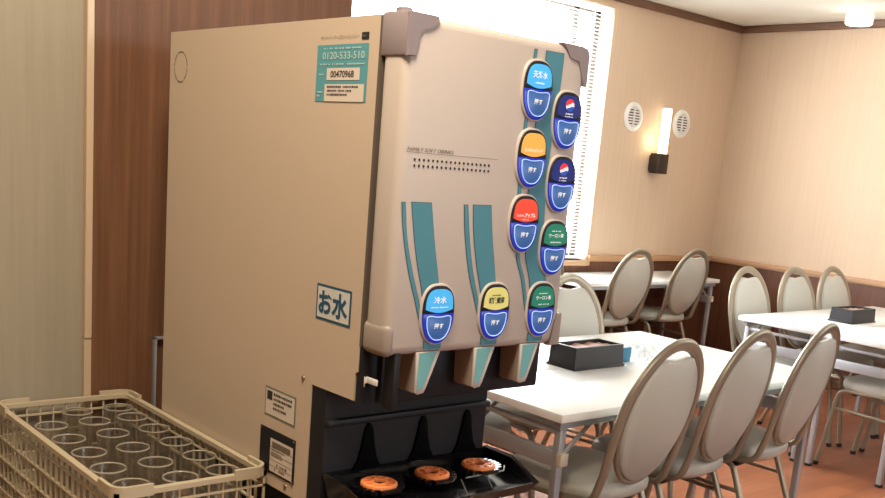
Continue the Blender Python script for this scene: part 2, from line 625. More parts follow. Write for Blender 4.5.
# venetian blind hanging in the window
bl = thing('venetian_blind', 'white venetian blind with open horizontal slats hanging in the bright window', 'blind', (WX0, RY + .02, WZ1))
sl = MB()
z = WZ0 + .05
tilt = Matrix.Rotation(radians(9), 3, 'X')
while z < WZ1 - .05:
    q = [(WX0 + .012, -.0125, 0), (WX1 - .002, -.0125, 0), (WX1 - .002, 0, .0022), (WX1 - .002, .0125, 0), (WX0 + .012, .0125, 0), (WX0 + .012, 0, .0022)]
    q = [(tilt @ Vector(p)) + Vector((0, RY + .02, z)) for p in q]
    sl.raw(q, [[0, 1, 2, 5], [5, 2, 3, 4]])
    z += .0235
sl.build('slats', M_BLIND, bl)
MB().box(WX0 + .01, WX1 - .01, RY + .0, RY + .04, WZ1 - .035, WZ1 - .002, .003).build('head_rail', M_BLIND, bl)
MB().box(WX0 + .012, WX1 - .002, RY + .008, RY + .032, WZ0 + .012, WZ0 + .03, .003).build('bottom_rail', M_BLIND, bl)
for x in (2.75, 3.68, 4.62, 5.05):
    MB().box(x, x + .004, RY + .005, RY + .0065, WZ0 + .03, WZ1 - .03).build('ladder_tape', M_BLIND, bl)


# round wall vents either side of the wall lamp
def wall_vent(x, zc, label):
    t = thing('wall_vent', label, 'vent', (x, RY, zc), 0, 'round vents on the window wall')
    c = (x, RY, zc)
    MB().lathe([(.066, 0), (.066, -.012), (.072, -.018), (.088, -.016), (.100, -.006), (.101, 0)], c, 32, 'y').build('flange', M_WHITE, t)
    MB().lathe([(0, -.004), (.067, -.004)], c, 28, 'y').build('backing', M_DARKGRILLE, t)
    g = MB()
    for k in range(-3, 4):
        w = math.sqrt(max(0, .066 ** 2 - (k * .0185) ** 2))
        g.box(x - w, x + w, RY - .014, RY - .007, zc + k * .0185 - .0045, zc + k * .0185 + .0045)
    g.box(x - .005, x + .005, RY - .015, RY - .006, zc - .066, zc + .066)
    g.build('grille', M_WHITE, t)


wall_vent(5.551, 1.773, 'round white wall vent between the window and the wall lamp')
wall_vent(6.104, 1.773, 'round white wall vent beside the wall lamp, nearer the room corner')
sc_ = thing('wall_lamp', 'lit tube wall lamp on a dark square mount between two round vents', 'lamp', (5.825, RY, 1.48))
MB().box(5.770, 5.880, RY - .10, RY - .02, 1.405, 1.545, .004).build('mount_box', M_BRONZE, sc_)
MB().box(5.785, 5.865, RY - .03, RY, 1.42, 1.53, .002).build('wall_bracket', M_BRONZE, sc_)
MB().lathe([(0, 1.545), (.034, 1.545), (.034, 1.85), (.030, 1.858), (0, 1.860)], (5.845, RY - .062, 0), 20).build('glass_tube', M_LAMPGLASS, sc_, label='lit white glass tube')
L = bpy.data.lights.new('wall_lamp_light', 'POINT')
L.energy = 0.7
L.color = (1, .75, .45)
L.shadow_soft_size = .05
lo = bpy.data.objects.new('wall_lamp_light', L)
lo.location = (5.76, RY - .06, 1.63)
COL.objects.link(lo)
dl = thing('ceiling_light', 'small round lit ceiling light near the right wall', 'lamp', (6.27, 3.37, RZ))
MB().lathe([(0, RZ), (.062, RZ), (.062, RZ - .030), (0, RZ - .030)], (6.27, 3.37, 0), 24).build('base', M_WHITE, dl)
MB().lathe([(0, RZ - .030), (.080, RZ - .030), (.083, RZ - .04), (.083, RZ - .088), (.074, RZ - .097), (0, RZ - .099)], (6.27, 3.37, 0), 28).build('diffuser', M_DOWNLIGHT, dl)
L = bpy.data.lights.new('ceiling_light_glow', 'POINT')
L.energy = 1.5
L.color = (1, .95, .85)
L.shadow_soft_size = .08
lo = bpy.data.objects.new('ceiling_light_glow', L)
lo.location = (6.27, 3.37, RZ - .2)
COL.objects.link(lo)

# counter under the machine
CT = 0.69
ct = thing('service_counter', 'brown counter carrying the drinks machine and the glass crate', 'counter', (.3, 1.43, 0))
MB().box(-1.2, 1.22, .98, 1.885, CT - .035, CT, .004).build('worktop', M_COUNTER, ct)
MB().box(-1.18, 1.20, 1.03, 1.88, 0, CT - .035).build('cabinet', M_COUNTER, ct)
# grey metal bracket on the partition behind the machine
br = thing('wall_bracket', 'thin grey metal angle bracket on the brown partition behind the machine', 'bracket', (.88, 1.90, .70))
MB().box(.872, .877, 1.886, 1.90, CT, .975, .001).box(.872, 1.02, 1.886, 1.90, .970, .975, .001).build('angle', M_LEG, br)

# ------------------------------------------------------------------ drink dispenser
X0, X1 = .82, 1.165
YB, YF, YL = 1.737, 1.1087, 1.2245      # back, body front above the bay, body front of the lower side
FY = 1.050                              # front face of the door
ZT, ZD = 1.5646, 1.110                  # top, door bottom
D = thing('drink_dispenser', 'cream soft drink dispenser with nine lit blue buttons and three nozzles', 'drink dispenser', (X0, YF, CT))
f0, s0 = front(FY), side(X0)
# cabinet: side outline extruded across
zn, zb = 1.0335, .838
outline = [(-YB, zb), (-YL, zb), (-YL, 1.0327), (-YF - .006, zn), (-YF - .006, 1.074), (-YF, 1.0775), (-YF, ZT), (-YB, ZT)]
MB().prism(outline, lambda u, v, d: (d, -u, v), X1, X0).build('cabinet', M_CREAM, D)
MB().box(X0 + .02, X1 - .02, YL + .02, YB - .02, CT + .001, zb).build('base', M_BLACK, D)  # black box stands for the shaded gap under the cabinet; legs not built
# door: rounded slab with a seam behind it
MB().box(X0 + .001, X1 + .003, FY, YF - .003, ZD, ZT + .0005, .014, 4).build('door', M_FRONT, D)
MB().box(X0 - .0004, X1 - .006, YF - .0045, YF + .0006, ZD + .005, ZT - .002).build('door_seam', M_SEAM, D)
# corner caps of the door
tl = [(.8205, 1.5108), (.834, 1.5112), (.8365, 1.5234), (.8375, 1.5376), (.844, 1.5466), (.8617, 1.5513), (.8696, 1.5586), (.8705, 1.5662), (.8205, 1.5662)]
c = MB().prism(tl, f0, -.010, .0022, .0012)
c.box(X0 - .0015, X0 + .014, FY + .002, YF - .0035, 1.5108, 1.5662, .003)
c.box(X0 - .001, .870, FY + .001, YF - .004, 1.560, 1.5672, .003)
c.lathe([(0, 1.565), (.011, 1.565), (.011, 1.5715), (.008, 1.5735), (0, 1.574)], (.8335, 1.078, 0), 16)
c.build('corner_cap', M_CAP, D)
tr = [(1.1092, 1.566), (1.1185, 1.5568), (1.1259, 1.5466), (1.147, 1.5418), (1.1559, 1.5239), (1.163, 1.5090), (1.1695, 1.5090), (1.1695, 1.5555), (1.163, 1.5635), (1.156, 1.566)]
c = MB().prism(tr, f0, -.010, .0022, .0012)
c.box(1.157, 1.1695, FY + .002, YF - .008, 1.509, 1.556, .003)
c.build('corner_cap', M_CAP, D)
c = MB().box(X0 - .0012, X0 + .018, FY - .0012, YF - .002, ZD - .0012, 1.1555, .010, 4)
c.build('corner_cap', M_TAUPECAP, D)
brc = [(1.1475, 1.1087), (1.1695, 1.1087), (1.1695, 1.160), (1.163, 1.160), (1.1545, 1.148), (1.1500, 1.128)]
c = MB().prism(brc, f0, -.010, .0020, .0012)
c.box(1.158, 1.1695, FY + .002, YF - .008, 1.109, 1.158, .003)
c.build('corner_cap', M_TAUPECAP, D)


# printed teal bands with a thin dark outline
def band(L, R, name):
    n = 7
    Ls = [(p.x, p.y) for p in spline([(x, zz, 0) for x, zz in L], 6)]
    Rs = [(p.x, p.y) for p in spline([(x, zz, 0) for x, zz in R], 6)]
    loop = Ls + Rs[::-1]

    def strips(mb, d, e):
        for i in range(len(Ls) - 1):
            a, b, c2, d2 = Ls[i], Rs[i], Rs[i + 1], Ls[i + 1]
            mb.flat([(d2[0] - e, d2[1]), (c2[0] + e, c2[1]), (b[0] + e, b[1]), (a[0] - e, a[1])], f0, d)
        return mb
    o = strips(MB(), .0010, 0).build(name, M_TEAL, D)
    mb = strips(MB(), .0006, .0007)
    t0, t1 = loop[0], Rs[0]
    mb.flat([(t0[0] - .0007, t0[1]), (t1[0] + .0007, t1[1]), (t1[0] + .0007, t1[1] + .0007), (t0[0] - .0007, t0[1] + .0007)], f0, .0006)
    mb.build('outline', M_TEALLINE, o)


band([(.8469, 1.3235), (.8559, 1.2766), (.8653, 1.239), (.8760, 1.205), (.884, 1.17)], [(.8818, 1.3237), (.8882, 1.2916), (.8958, 1.2565), (.9060, 1.2150), (.916, 1.17)], 'printed_band')
band([(.8302, 1.3228), (.8363, 1.282), (.8491, 1.2333), (.8652, 1.190), (.880, 1.150)], [(.8360, 1.3229), (.8430, 1.2764), (.8568, 1.2303), (.8721, 1.190), (.886, 1.150)], 'printed_band')
band([(.9594, 1.3236), (.965, 1.284), (.976, 1.2384), (.987, 1.205), (.996, 1.17)], [(.9945, 1.324), (1.0025, 1.2785), (1.0100, 1.246), (1.0190, 1.206), (1.027, 1.17)], 'printed_band')
band([(.9425, 1.3230), (.948, 1.2838), (.9617, 1.229), (.9781, 1.187), (.992, 1.150)], [(.9493, 1.3231), (.9576, 1.2779), (.9695, 1.230), (.9853, 1.187), (.998, 1.150)], 'printed_band')
band([(1.0765, 1.5495), (1.0735, 1.494), (1.0690, 1.4467), (1.0675, 1.3494), (1.0745, 1.257), (1.0889, 1.2141), (1.098, 1.17)],
     [(1.1139, 1.5500), (1.1114, 1.4838), (1.1060, 1.4251), (1.1050, 1.3436), (1.1143, 1.251), (1.1280, 1.2056), (1.137, 1.17)], 'printed_band')
band([(1.0520, 1.5488), (1.0490, 1.50), (1.0455, 1.4461), (1.0455, 1.3514), (1.0545, 1.257), (1.0713, 1.2159), (1.0860, 1.1676), (1.092, 1.150)],
     [(1.0572, 1.5490), (1.0550, 1.50), (1.0515, 1.4461), (1.0518, 1.3514), (1.0610, 1.257), (1.0778, 1.2158), (1.0920, 1.1676), (1.098, 1.150)], 'printed_band')
for xc in (.9035, 1.0145, 1.1135):
    band([(xc - .0165, 1.130), (xc - .016, 1.123), (xc - .015, 1.1180)], [(xc + .0165, 1.130), (xc + .0163, 1.123), (xc + .0158, 1.1175)], 'printed_band')
# caption, rule and perforations
t = MB()
text_into(t, 'FAMILY SOFT DRINKS', f0, .0006, .8325, .9150, 1.3912, 1.3962, .25)
t.flat(rect(.831, .9992, 1.3893, 1.3899), f0, .0006)
t.build('lettering', M_INKGREY, D, 0)
t = MB()
for k in range(18):
    for zz in (1.3802, 1.3722):
        t.disc((.8465 + k * (.9827 - .8465) / 17, zz), .0019, f0, .0006)
t.build('perforations', M_INK, D, 0)


# selector buttons
def egg(a, up, dn, n=20, pu=2.7, pd=2.15, c=0.0):
    out = []
    for i in range(2 * n):
        th = 2 * pi * i / (2 * n)
        cs, sn = cos(th), sin(th)
        p = pu if sn >= 0 else pd
        x = a * math.copysign(abs(cs) ** (2 / p), cs)
        y = (up if sn >= 0 else dn) * math.copysign(abs(sn) ** (2 / p), sn)
        out.append((x, c + y))
    return out


def pod(xc, zc, colour, lines, globe=False):
    fp = lambda u, v, d: (xc + u, FY - d, zc + v)
    root = MB().prism(egg(.0315, .0434, .0450), fp, -.002, .0040, .0022).build('selector_button', M_FRONT, D)
    inner = egg(.0290, .0405, .0425, 24)
    top = [(.0290, .001)] + [p for p in inner if p[1] > .0015] + [(-.0290, .001)]
    bot = [(-.0290, .001)] + [p for p in inner if p[1] < -.0005] + [(.0290, .001)]
    MB().prism(top, fp, .003, .0062, .001).build('hood', M_BLACK, root)
    MB().prism(bot, fp, .003, .0064, .0015).build('glowing_rim', M_BLUE, root, label='rim glowing deep blue')
    lab = [p for p in egg(.0248, .0300, .0, 22, 3.0, 2, .0060) if p[1] > .0070]
    arc = [(-.0248 + .0496 * i / 10, .0070 - .0050 * sin(pi * i / 10)) for i in range(11)]
    MB().prism(lab + arc, fp, .005, .0072).build('label_panel', M_LBL[colour], root, label=colour + ' flavour label')
    # the push button: a shield with a slight dip at its top
    sh = []
    for i in range(40):
        th = 2 * pi * i / 40
        cs, sn = cos(th), sin(th)
        x = .0222 * math.copysign(abs(cs) ** .85, cs)
        y = (-.0305 * abs(sn) ** .92 - .0065) if sn < 0 else (-.0065 + .0055 * abs(sn) ** .55 - .0028 * max(0, sn) ** 6)
        sh.append((x, y))
    MB().prism(sh, fp, .005, .0078, .001).build('push_button', M_BUTTON, root)
    MB().tube([fp(u, v, .0079) for u, v in sh], .0007, 6, up=(0, 1, 0), closed=True).build('light_line', M_RING, root, label='glowing pale blue outline')
    t = MB()
    text_into(t, '押す', fp, .0084, -.0085, .0085, -.0205, -.0125, 0, .02)
    if globe:
        pass
    for (txt, zz0, zz1, hw, micro) in lines:
        if micro:
            fine_print(t, fp, .0077, -hw, hw, zz0, zz1, micro, .85)
        else:
            text_into(t, txt, fp, .0077, -hw, hw, zz0, zz1, 0, .02)
    dark = colour == 'yellow'
    if dark:
        t2 = MB()
        text_into(t2, '押す', fp, .0084, -.0085, .0085, -.0205, -.0125, 0, .02)
        t2.build('lettering', M_TEXTW, root, 0)
        t = MB()
        for (txt, zz0, zz1, hw, micro) in lines:
            if micro:
                fine_print(t, fp, .0077, -hw, hw, zz0, zz1, micro, .95)
            else:
                text_into(t, txt, fp, .0077, -hw, hw, zz0, zz1, 0, .05)
    t.build('lettering', M_INK if dark else M_TEXTW, root, 0)
    if globe:
        R, cz = .0092, .0215
        circ = lambda a0, a1, n: [(R * cos(radians(a0 + (a1 - a0) * i / n)), cz + R * sin(radians(a0 + (a1 - a0) * i / n))) for i in range(n + 1)]
        MB().flat(circ(0, 360, 32)[:-1], fp, .0075).build('globe_emblem', M_TEXTW, root, 0)
        up_ = circ(20, 190, 20) + [(-.004, cz + .0005), (.0005, cz + .0022), (.005, cz + .0045)]
        MB().flat(up_, fp, .0077).build('emblem_red', M_LOGORED, root, 0)
        dn_ = circ(215, 345, 18) + [(.005, cz - .0012), (.0005, cz - .0030), (-.004, cz - .0042)]
        MB().flat(dn_, fp, .0077).build('emblem_blue', M_LOGOBLUE, root, 0)
    return root


pods = [
    (1.0620, 1.4930, 'cyan', [('天然水', .016, .0265, .0150, 0), ('', .0075, .0115, .0090, 1)], False),
    (1.1312, 1.4565, 'navy', [('pepsi', .0070, .0105, .0080, 0), ('', .0035, .0060, .0090, 1)], True),
    (1.0636, 1.3959, 'orange', [('なっちゃんオレンジ', .0085, .0145, .0190, 0)], False),
    (1.1329, 1.3621, 'navy', [('pepsi', .0070, .0105, .0080, 0), ('', .0035, .0060, .0090, 1)], True),
    (1.0615, 1.3004, 'red', [('なっちゃん', .0105, .0150, .0, 0), ('アップル', .0095, .0160, .0, 0)], False),
    (1.1313, 1.2650, 'green', [('', .0235, .0265, .0110, 1), ('ウーロン茶', .0150, .0215, .0165, 0), ('', .0065, .0095, .0130, 1)], False),
    (.9069, 1.1689, 'cyan', [('冷水', .0155, .0255, .0115, 0), ('', .0085, .0115, .0160, 1)], False),
    (1.0176, 1.1693, 'yellow', [('', .0225, .0260, .0100, 1), ('胡麻麦茶', .0115, .0215, .0160, 0)], False),
    (1.1177, 1.1689, 'green', [('', .0235, .0265, .0110, 1), ('ウーロン茶', .0150, .0215, .0165, 0), ('', .0065, .0095, .0130, 1)], False),
]
for p in pods:
    xc, zc, colour, lines, globe = p
    if colour == 'red':
        root = pod(xc, zc, colour, [], False)
        fp = lambda u, v, d: (xc + u, FY - d, zc + v)
        t = MB()
        text_into(t, 'なっちゃん', fp, .0077, -.0195, -.0035, .0095, .0135, 0, .02)
        text_into(t, 'アップル', fp, .0077, -.0025, .0195, .0085, .0155, 0, .03)
        fine_print(t, fp, .0077, -.008, .008, .0045, .0070, 1)
        t.build('lettering', M_TEXTW, root, 0)
    else:
        pod(*p)

# dispensing bay: hood behind the nozzles, back panel, ridge and nozzle shadows shaped as black ribs
MB().box(X0 + .030, X1 + .011, 1.092, YL, 1.030, ZD + .006, .004).box(X0 + .0012, X1, YF - .0075, YF + .004, zn - .001, ZD + .012).box(X0 + .020, X0 + .031, 1.052, 1.075, 1.030, ZD + .004, .002).build('bay_hood', M_BLACK, D)
bay = MB().box(X0 + .002, X1 - .009, 1.186, YL + .0, .84, 1.034)
bay.box(X0 + .001, X1 - .008, 1.176, 1.19, .975, .986, .003)
bay.build('bay_panel', M_BLACK, D)
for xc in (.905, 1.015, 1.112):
    shade_loop = [(xc - .028, .897), (xc + .028, .897), (xc + .018, .915), (xc + .012, .940), (xc + .008, .963), (xc + .003, .972), (xc - .003, .972), (xc - .008, .963), (xc - .012, .940), (xc - .018, .915)]
    MB().prism(shade_loop, front(1.186), 0, .004, .002).build('nozzle_shade', M_NOZZLESHADE, D)
MB().box(X0 + .006, X0 + .0085, 1.101, 1.1085, 1.056, 1.072, .0008).box(X0 + .0095, X0 + .0125, 1.076, 1.102, 1.0625, 1.0715, .0008).box(X0 + .0075, X0 + .0105, 1.0995, 1.1045, 1.062, 1.071).build('hinge', M_WHITE, D)

# nozzles under the door
for xl, xr in ((.8761, .9208), (.9870, 1.0291), (1.0837, 1.1249)):
    w = xr - xl
    tip = xl + .013
    face = [(xl + .003, 1.0545), (xl + .008, 1.0515), (tip + .006, 1.0530), (tip + .010, 1.0600), (xr, ZD + .004), (xl, ZD + .004)]
    z_ = MB()
    lp = [(u, v) for u, v in face]
    z_.prism(lp, front(1.052), -.046, 0, .0)
    nz = z_.build('nozzle', M_NOZZLE, D)
    MB().prism(lp, front(1.0535), 0, .004, .001).build('face_plate', M_FRONT, nz)
    cu, cv = sum(p[0] for p in lp) / 6, sum(p[1] for p in lp) / 6
    inn = [(xl + .006, 1.0600), (xl + .010, 1.0590), (tip + .004, 1.0625), (xr - .0075, ZD + .003), (xl + .0055, ZD + .003)]
    MB().prism(inn, front(1.0495), 0, .0006).build('teal_inlay', M_TEALPALE, nz, label='pale teal inlay')

# drip tray with grille and orange rings
ty0, ty1, tz = 1.060, 1.187, .884
tray = MB()
fl = [(X0 + .004, 1.187), (X0 + .004, 1.110), (X0 + .030, 1.062), (X1 - .002, 1.062), (X1 + .006, 1.070), (X1 + .006, 1.187)]
n = len(fl)
o_top = [(X0 + .002, 1.188, .904), (X0 + .002, 1.122, .901), (X0 + .016, 1.058, .873), (X1 + .006, 1.058, .873), (X1 + .006, 1.124, .901), (X1 + .006, 1.188, .901)]
i_top = [(X0 + .008, 1.186, .902), (X0 + .008, 1.124, .898), (X0 + .022, 1.066, .8715), (X1 - .002, 1.066, .8715), (X1 - .001, 1.122, .898), (X1 - .001, 1.186, .899)]
i_bot = [(X0 + .012, 1.184, .880), (X0 + .012, 1.124, .880), (X0 + .026, 1.074, .868), (X1 - .006, 1.074, .868), (X1 - .006, 1.122, .880), (X1 - .006, 1.184, .880)]
o_bot = [(X0 + .012, 1.188, .842), (X0 + .012, 1.122, .842), (X0 + .026, 1.072, .853), (X1 - .006, 1.072, .853), (X1 - .002, 1.124, .842), (X1 - .002, 1.188, .842)]
V = o_top + i_top + i_bot + o_bot
Fc = []
for i in range(6):
    j = (i + 1) % 6
    Fc += [[i, j, 6 + j, 6 + i], [6 + i, 6 + j, 12 + j, 12 + i], [i, 18 + i, 18 + j, j]]
Fc += [[12 + i for i in range(6)], [18 + i for i in reversed(range(6))]]
tray.raw(V, Fc)
dt = tray.build('drip_tray', M_BLACKGLOSS, D, 0)
for xc in (.885, .990, 1.090):
    g = MB()
    for k in range(-4, 5):
        w = math.sqrt(.046 ** 2 - (k * .0105) ** 2) * .95
        g.box(xc - w, xc + w, 1.128 + k * .0105 * .8 - .0025, 1.128 + k * .0105 * .8 + .0025, .888, .8945)
    for k in (-.024, 0, .024):
        g.box(xc + k - .002, xc + k + .002, 1.128 - .030, 1.128 + .030, .886, .8925)
    g.build('grille', M_BLACKGLOSS, dt)
    rg = MB().lathe([(.0085, .8935), (.0088, .8975), (.012, .8992), (.0145, .8980), (.0155, .8955), (.0210, .8955), (.0222, .8985), (.0250, .8992), (.0280, .8975), (.0286, .8935)], (xc, 1.124, 0), 36, closed=True)
    for k in range(8):
        a = radians(22.5 + 45 * k)
        R2 = Matrix.Translation((xc, 1.124, 0)) @ Matrix.Rotation(a, 4, 'Z')
        rg.box(.0145, .0220, -.003, .003, .8945, .8983, .0005, 1, R2)
    rg.build('drain_ring', M_ORANGE, dt, label='orange ring')
wr = MB()
for xc in (1.02, 1.075):
    wr.tube([(xc, 1.070, .874), (xc + .012, 1.100, .886)], .0009, 5)
wr.tube([(1.04, 1.098, .888), (1.125, 1.098, .888), (1.135, 1.108, .892)], .0012, 5)
for k in range(28):
    xx = 1.02 + k * .005
    wr.tube([(xx, 1.0585, .8735), (xx + .003, 1.0660, .8722)], .0006, 4)
wr.build('wire_guard', M_WIRE, dt)

# --- stickers, plates and screws on the side
sx = s0
st = MB().flat(rect(-1.2575, -1.1325, 1.4505, 1.5285), sx, .0006).build('service_sticker', M_STICKTEAL, D, 0, label='teal service sticker with a telephone number')
MB().flat(rect(-1.2300, -1.1493, 1.4800, 1.4965), sx, .0010).build('number_label', M_STICKPALE, st, 0)
MB().flat(rect(-1.2337, -1.1375, 1.4508, 1.4745), sx, .0010).build('notice_label', M_STICKPALE, st, 0)
t = text_into(MB(), '0120-533-510', sx, .0011, -1.2430, -1.1405, 1.5085, 1.5185, 0, .01)
fine_print(t, sx, .0011, -1.2430, -1.145, 1.5210, 1.5255, 1)
fine_print(t, sx, .0011, -1.2480, -1.138, 1.4995, 1.5040, 1)
fine_print(t, sx, .0011, -1.2500, -1.236, 1.4860, 1.4900, 1)
fine_print(t, sx, .0011, -1.2530, -1.238, 1.4560, 1.4660, 2)
t.build('lettering', M_STICKTEXT, st, 0)
t = text_into(MB(), '00470968', sx, .0013, -1.2200, -1.1630, 1.4835, 1.4930, 0, .02)
fine_print(t, sx, .0013, -1.2270, -1.1500, 1.4575, 1.4735, 3, .95)
t.build('lettering', M_INK, st, 0)
t = text_into(MB(), 'サントリーフーズエージェンシー', sx, .0006, -1.2500, -1.1560, 1.5355, 1.5412)
t.build('lettering', M_INKGREY, D, 0)
lg = MB().flat(rect(-1.1505, -1.1335, 1.5335, 1.5430), sx, .0006).build('logo_square', M_INK, D, 0)
fine_print(MB(), sx, .0009, -1.1475, -1.1365, 1.5360, 1.5405, 1).build('lettering', M_INKGREY, lg, 0)
# the water sign
zc_ = lambda zz: 1.385 - (1.385 - zz) * .82
ws = MB().flat(rect(-1.2235, -1.1345, 1.1358, 1.1890), sx, .0006).build('water_sign', M_WATERBLUE, D, 0, label='white sign with blue border and water lettering')
MB().flat(rect(-1.2198, -1.1382, 1.1395, 1.1853), sx, .0010).build('paper', M_WATERPAPER, ws, 0)
text_into(MB(), 'お水', sx, .0014, -1.2165, -1.1420, 1.1440, 1.1815, 0, .035).build('lettering', M_WATERBLUE, ws, 0)
# small bordered notice
sn = MB().flat(rect(-1.3560, -1.2640, .9535, 1.0015), sx, .0006).build('notice_sticker', M_GREENLINE, D, 0)
MB().flat(rect(-1.3530, -1.2670, .9565, .9985), sx, .0010).build('paper', M_STICKPALE, sn, 0)
t = MB().flat(rect(-1.3490, -1.3330, .9810, .9955), sx, .0014)
fine_print(t, sx, .0014, -1.3290, -1.2740, .9650, .9960, 4, .9)
t.build('lettering', M_INK, sn, 0)
# black plate with a paper rating label
bp = MB().box(X0 - .0015, X0 + .001, 1.2590, 1.3650, .8600, .9330, .0005, 1).build('rating_plate', M_BLACK, D)
MB().flat(rect(-1.3310, -1.2630, .8640, .9195), side(X0 - .0015), .0006).build('paper', M_STICKPALE, bp, 0)
t = MB()
fs = side(X0 - .0015)
t.flat(rect(-1.3250, -1.2700, .9060, .9150), fs, .0010)
fine_print(t, fs, .0010, -1.3270, -1.2850, .8890, .9040, 3, 1)
for zz in (.905, .894, .884, .874):
    t.flat(rect(-1.3310, -1.2630, zz - .0004, zz + .0004), fs, .0009)
fine_print(t, fs, .0010, -1.3150, -1.2750, .8660, .8820, 2)
t.build('lettering', M_INKGREY, bp, 0)
for yy, zz in ((1.3615, .9305), (1.2625, .9300), (1.3615, .8625), (1.2625, .8625)):
    MB().lathe([(0, -.0022), (.0016, -.0018), (.0018, 0)], (X0 - .0014, yy, zz), 8, 'x').build('screw', M_SCREW, bp)
for yy, zz in ((1.2478, 1.0373), (1.283, .8505)):
    MB().lathe([(0, -.0028), (.0030, -.0022), (.0038, 0)], (X0, yy, zz), 12, 'x').build('screw', M_SCREW, D)
ring = MB()
for k in range(6):
    a0, a1 = 2 * pi * k / 6 + .06, 2 * pi * (k + 1) / 6 - .06
    pts = [(a0 + (a1 - a0) * i / 6) for i in range(7)]
    for i in range(6):
        q = [(-1.6943 + .0255 * cos(a) * r, 1.5040 + .0265 * sin(a) * r) for r, a in ((.935, pts[i]), (1, pts[i]), (1, pts[i + 1]), (.955, pts[i + 1]))]
        ring.flat(q, sx, .0006)
ring.build('knockout_ring', M_SEAM, D, 0)

# ------------------------------------------------------------------ crate of glasses
CX0, CX1, CY0, CY1, CZ0, CZ1 = .560, .8145, 1.332, 1.882, CT, .8645
cr = thing('glass_crate', 'ivory plastic lattice crate full of drinking glasses beside the machine', 'crate', ((CX0 + CX1) / 2, (CY0 + CY1) / 2, CT))
bk = MB()
TH = .006
levels = [(CZ0, CZ0 + .014), (.726, .729), (.764, .767), (.803, .806), (.8375, .8405), (.855, CZ1 - .002)]
for a, b in levels:
    bk.box(CX0, CX0 + TH, CY0, CY1, a, b).box(CX1 - TH, CX1, CY0, CY1, a, b)
    bk.box(CX0, CX1, CY0, CY0 + TH, a, b).box(CX0, CX1, CY1 - TH, CY1, a, b)
ny, nx = 22, 10
for k in range(ny + 1):
    y = CY0 + .003 + (CY1 - CY0 - .006) * k / ny
    bk.box(CX0 + .001, CX0 + TH - .001, y - .0015, y + .0015, CZ0, CZ1 - .004).box(CX1 - TH + .001, CX1 - .001, y - .0015, y + .0015, CZ0, CZ1 - .004)
for k in range(nx + 1):
    x = CX0 + .003 + (CX1 - CX0 - .006) * k / nx
    bk.box(x - .0015, x + .0015, CY0 + .001, CY0 + TH - .001, CZ0, CZ1 - .004).box(x - .0015, x + .0015, CY1 - TH + .001, CY1 - .001, CZ0, CZ1 - .004)
for k in range(1, 18):
    y = CY0 + (CY1 - CY0) * k / 18
    bk.box(CX0, CX1, y - .004, y + .004, CZ0 + .002, CZ0 + .008)
for k in range(1, 9):
    x = CX0 + (CX1 - CX0) * k / 9
    bk.box(x - .004, x + .004, CY0, CY1, CZ0 + .002, CZ0 + .0078)
bk.build('basket', M_CRATE, cr, 0)
rm = MB()
loopo = rrect(CX0 - .003, CX1 + .003, CY0 - .003, CY1 + .003, .022)
loopi = rrect(CX0 + .008, CX1 - .008, CY0 + .008, CY1 - .008, .014)
n = len(loopo)
V = [(x, y, zz) for zz in (CZ1 - .008, CZ1) for L_ in (loopo, loopi) for x, y in L_]
Fc = []
for i in range(n):
    j = (i + 1) % n
    Fc += [[i, j, 2 * n + j, 2 * n + i], [n + i, 3 * n + i, 3 * n + j, n + j], [2 * n + i, 2 * n + j, 3 * n + j, 3 * n + i], [i, n + i, n + j, j]]
rm.raw(V, Fc).build('rim', M_CRATE, cr)
for sx_, sy_ in ((0, 0), (1, 0), (0, 1), (1, 1)):
    ox = (CX0 - .004) if sx_ == 0 else (CX1 + .003)
    oy = (CY0 - .004) if sy_ == 0 else (CY1 + .004)
    dx, dy = (1 if sx_ == 0 else -1), (1 if sy_ == 0 else -1)
    r = .022
    path = [(ox + dx * .003, oy + dy * .062)]
    for k in range(7):
        a = pi / 2 * k / 6
        path.append((ox + dx * (.003 + r - r * cos(a)), oy + dy * (.003 + r - r * sin(a))))
    path.append((ox + dx * .062, oy + dy * .003))
    MB().sweep([(x, y, CZ1 - .001) for x, y in path], [(-.009, -.003), (.009, -.003), (.009, .003), (-.009, .003)], up=(0, 0, 1)).build('stacking_lug', M_CRATE, cr)

gl = MB().lathe([(0, .004), (.0255, .004), (.0260, .006), (.0285, .150), (.0287, .1515), (.0284, .1522), (.0276, .1515), (.0270, .150), (.0246, .014), (.0225, .0115), (0, .0110)], (0, 0, 0), 28)
lip = MB().lathe([(.0270 + .0016 * cos(q * pi / 3) + .0008, .1515 + .0016 * sin(q * pi / 3)) for q in range(6)], (0, 0, 0), 32, closed=True)
cols = (.618, .698, .7775)
rowsY = [1.408, 1.496, 1.587, 1.678, 1.769, 1.845]
rows_words = ['front row', 'second row from the front', 'third row from the front', 'third row from the back', 'second row from the back', 'back row']
cols_words = ['outer column', 'middle column', 'column beside the machine']
first = None
for ri, y in enumerate(rowsY):
    for ci, x in enumerate(cols):
        if ri == 5 and ci == 0:
            continue
        if first is None:
            o = gl.build('drinking_glass', M_GLASS, None, 40)
            lip.build('lip', M_LIP, o)
            first = o
        else:
            o = dup(first)
        o.location = (x + random.uniform(-.003, .003), y + random.uniform(-.003, .003), CT + .005)
        lab = 'drinking glass in the crate, %s, %s' % (rows_words[ri], cols_words[ci])
        tag(o, lab, 'glass', 'drinking glasses in the crate')

# ------------------------------------------------------------------ tables
TZ = .70


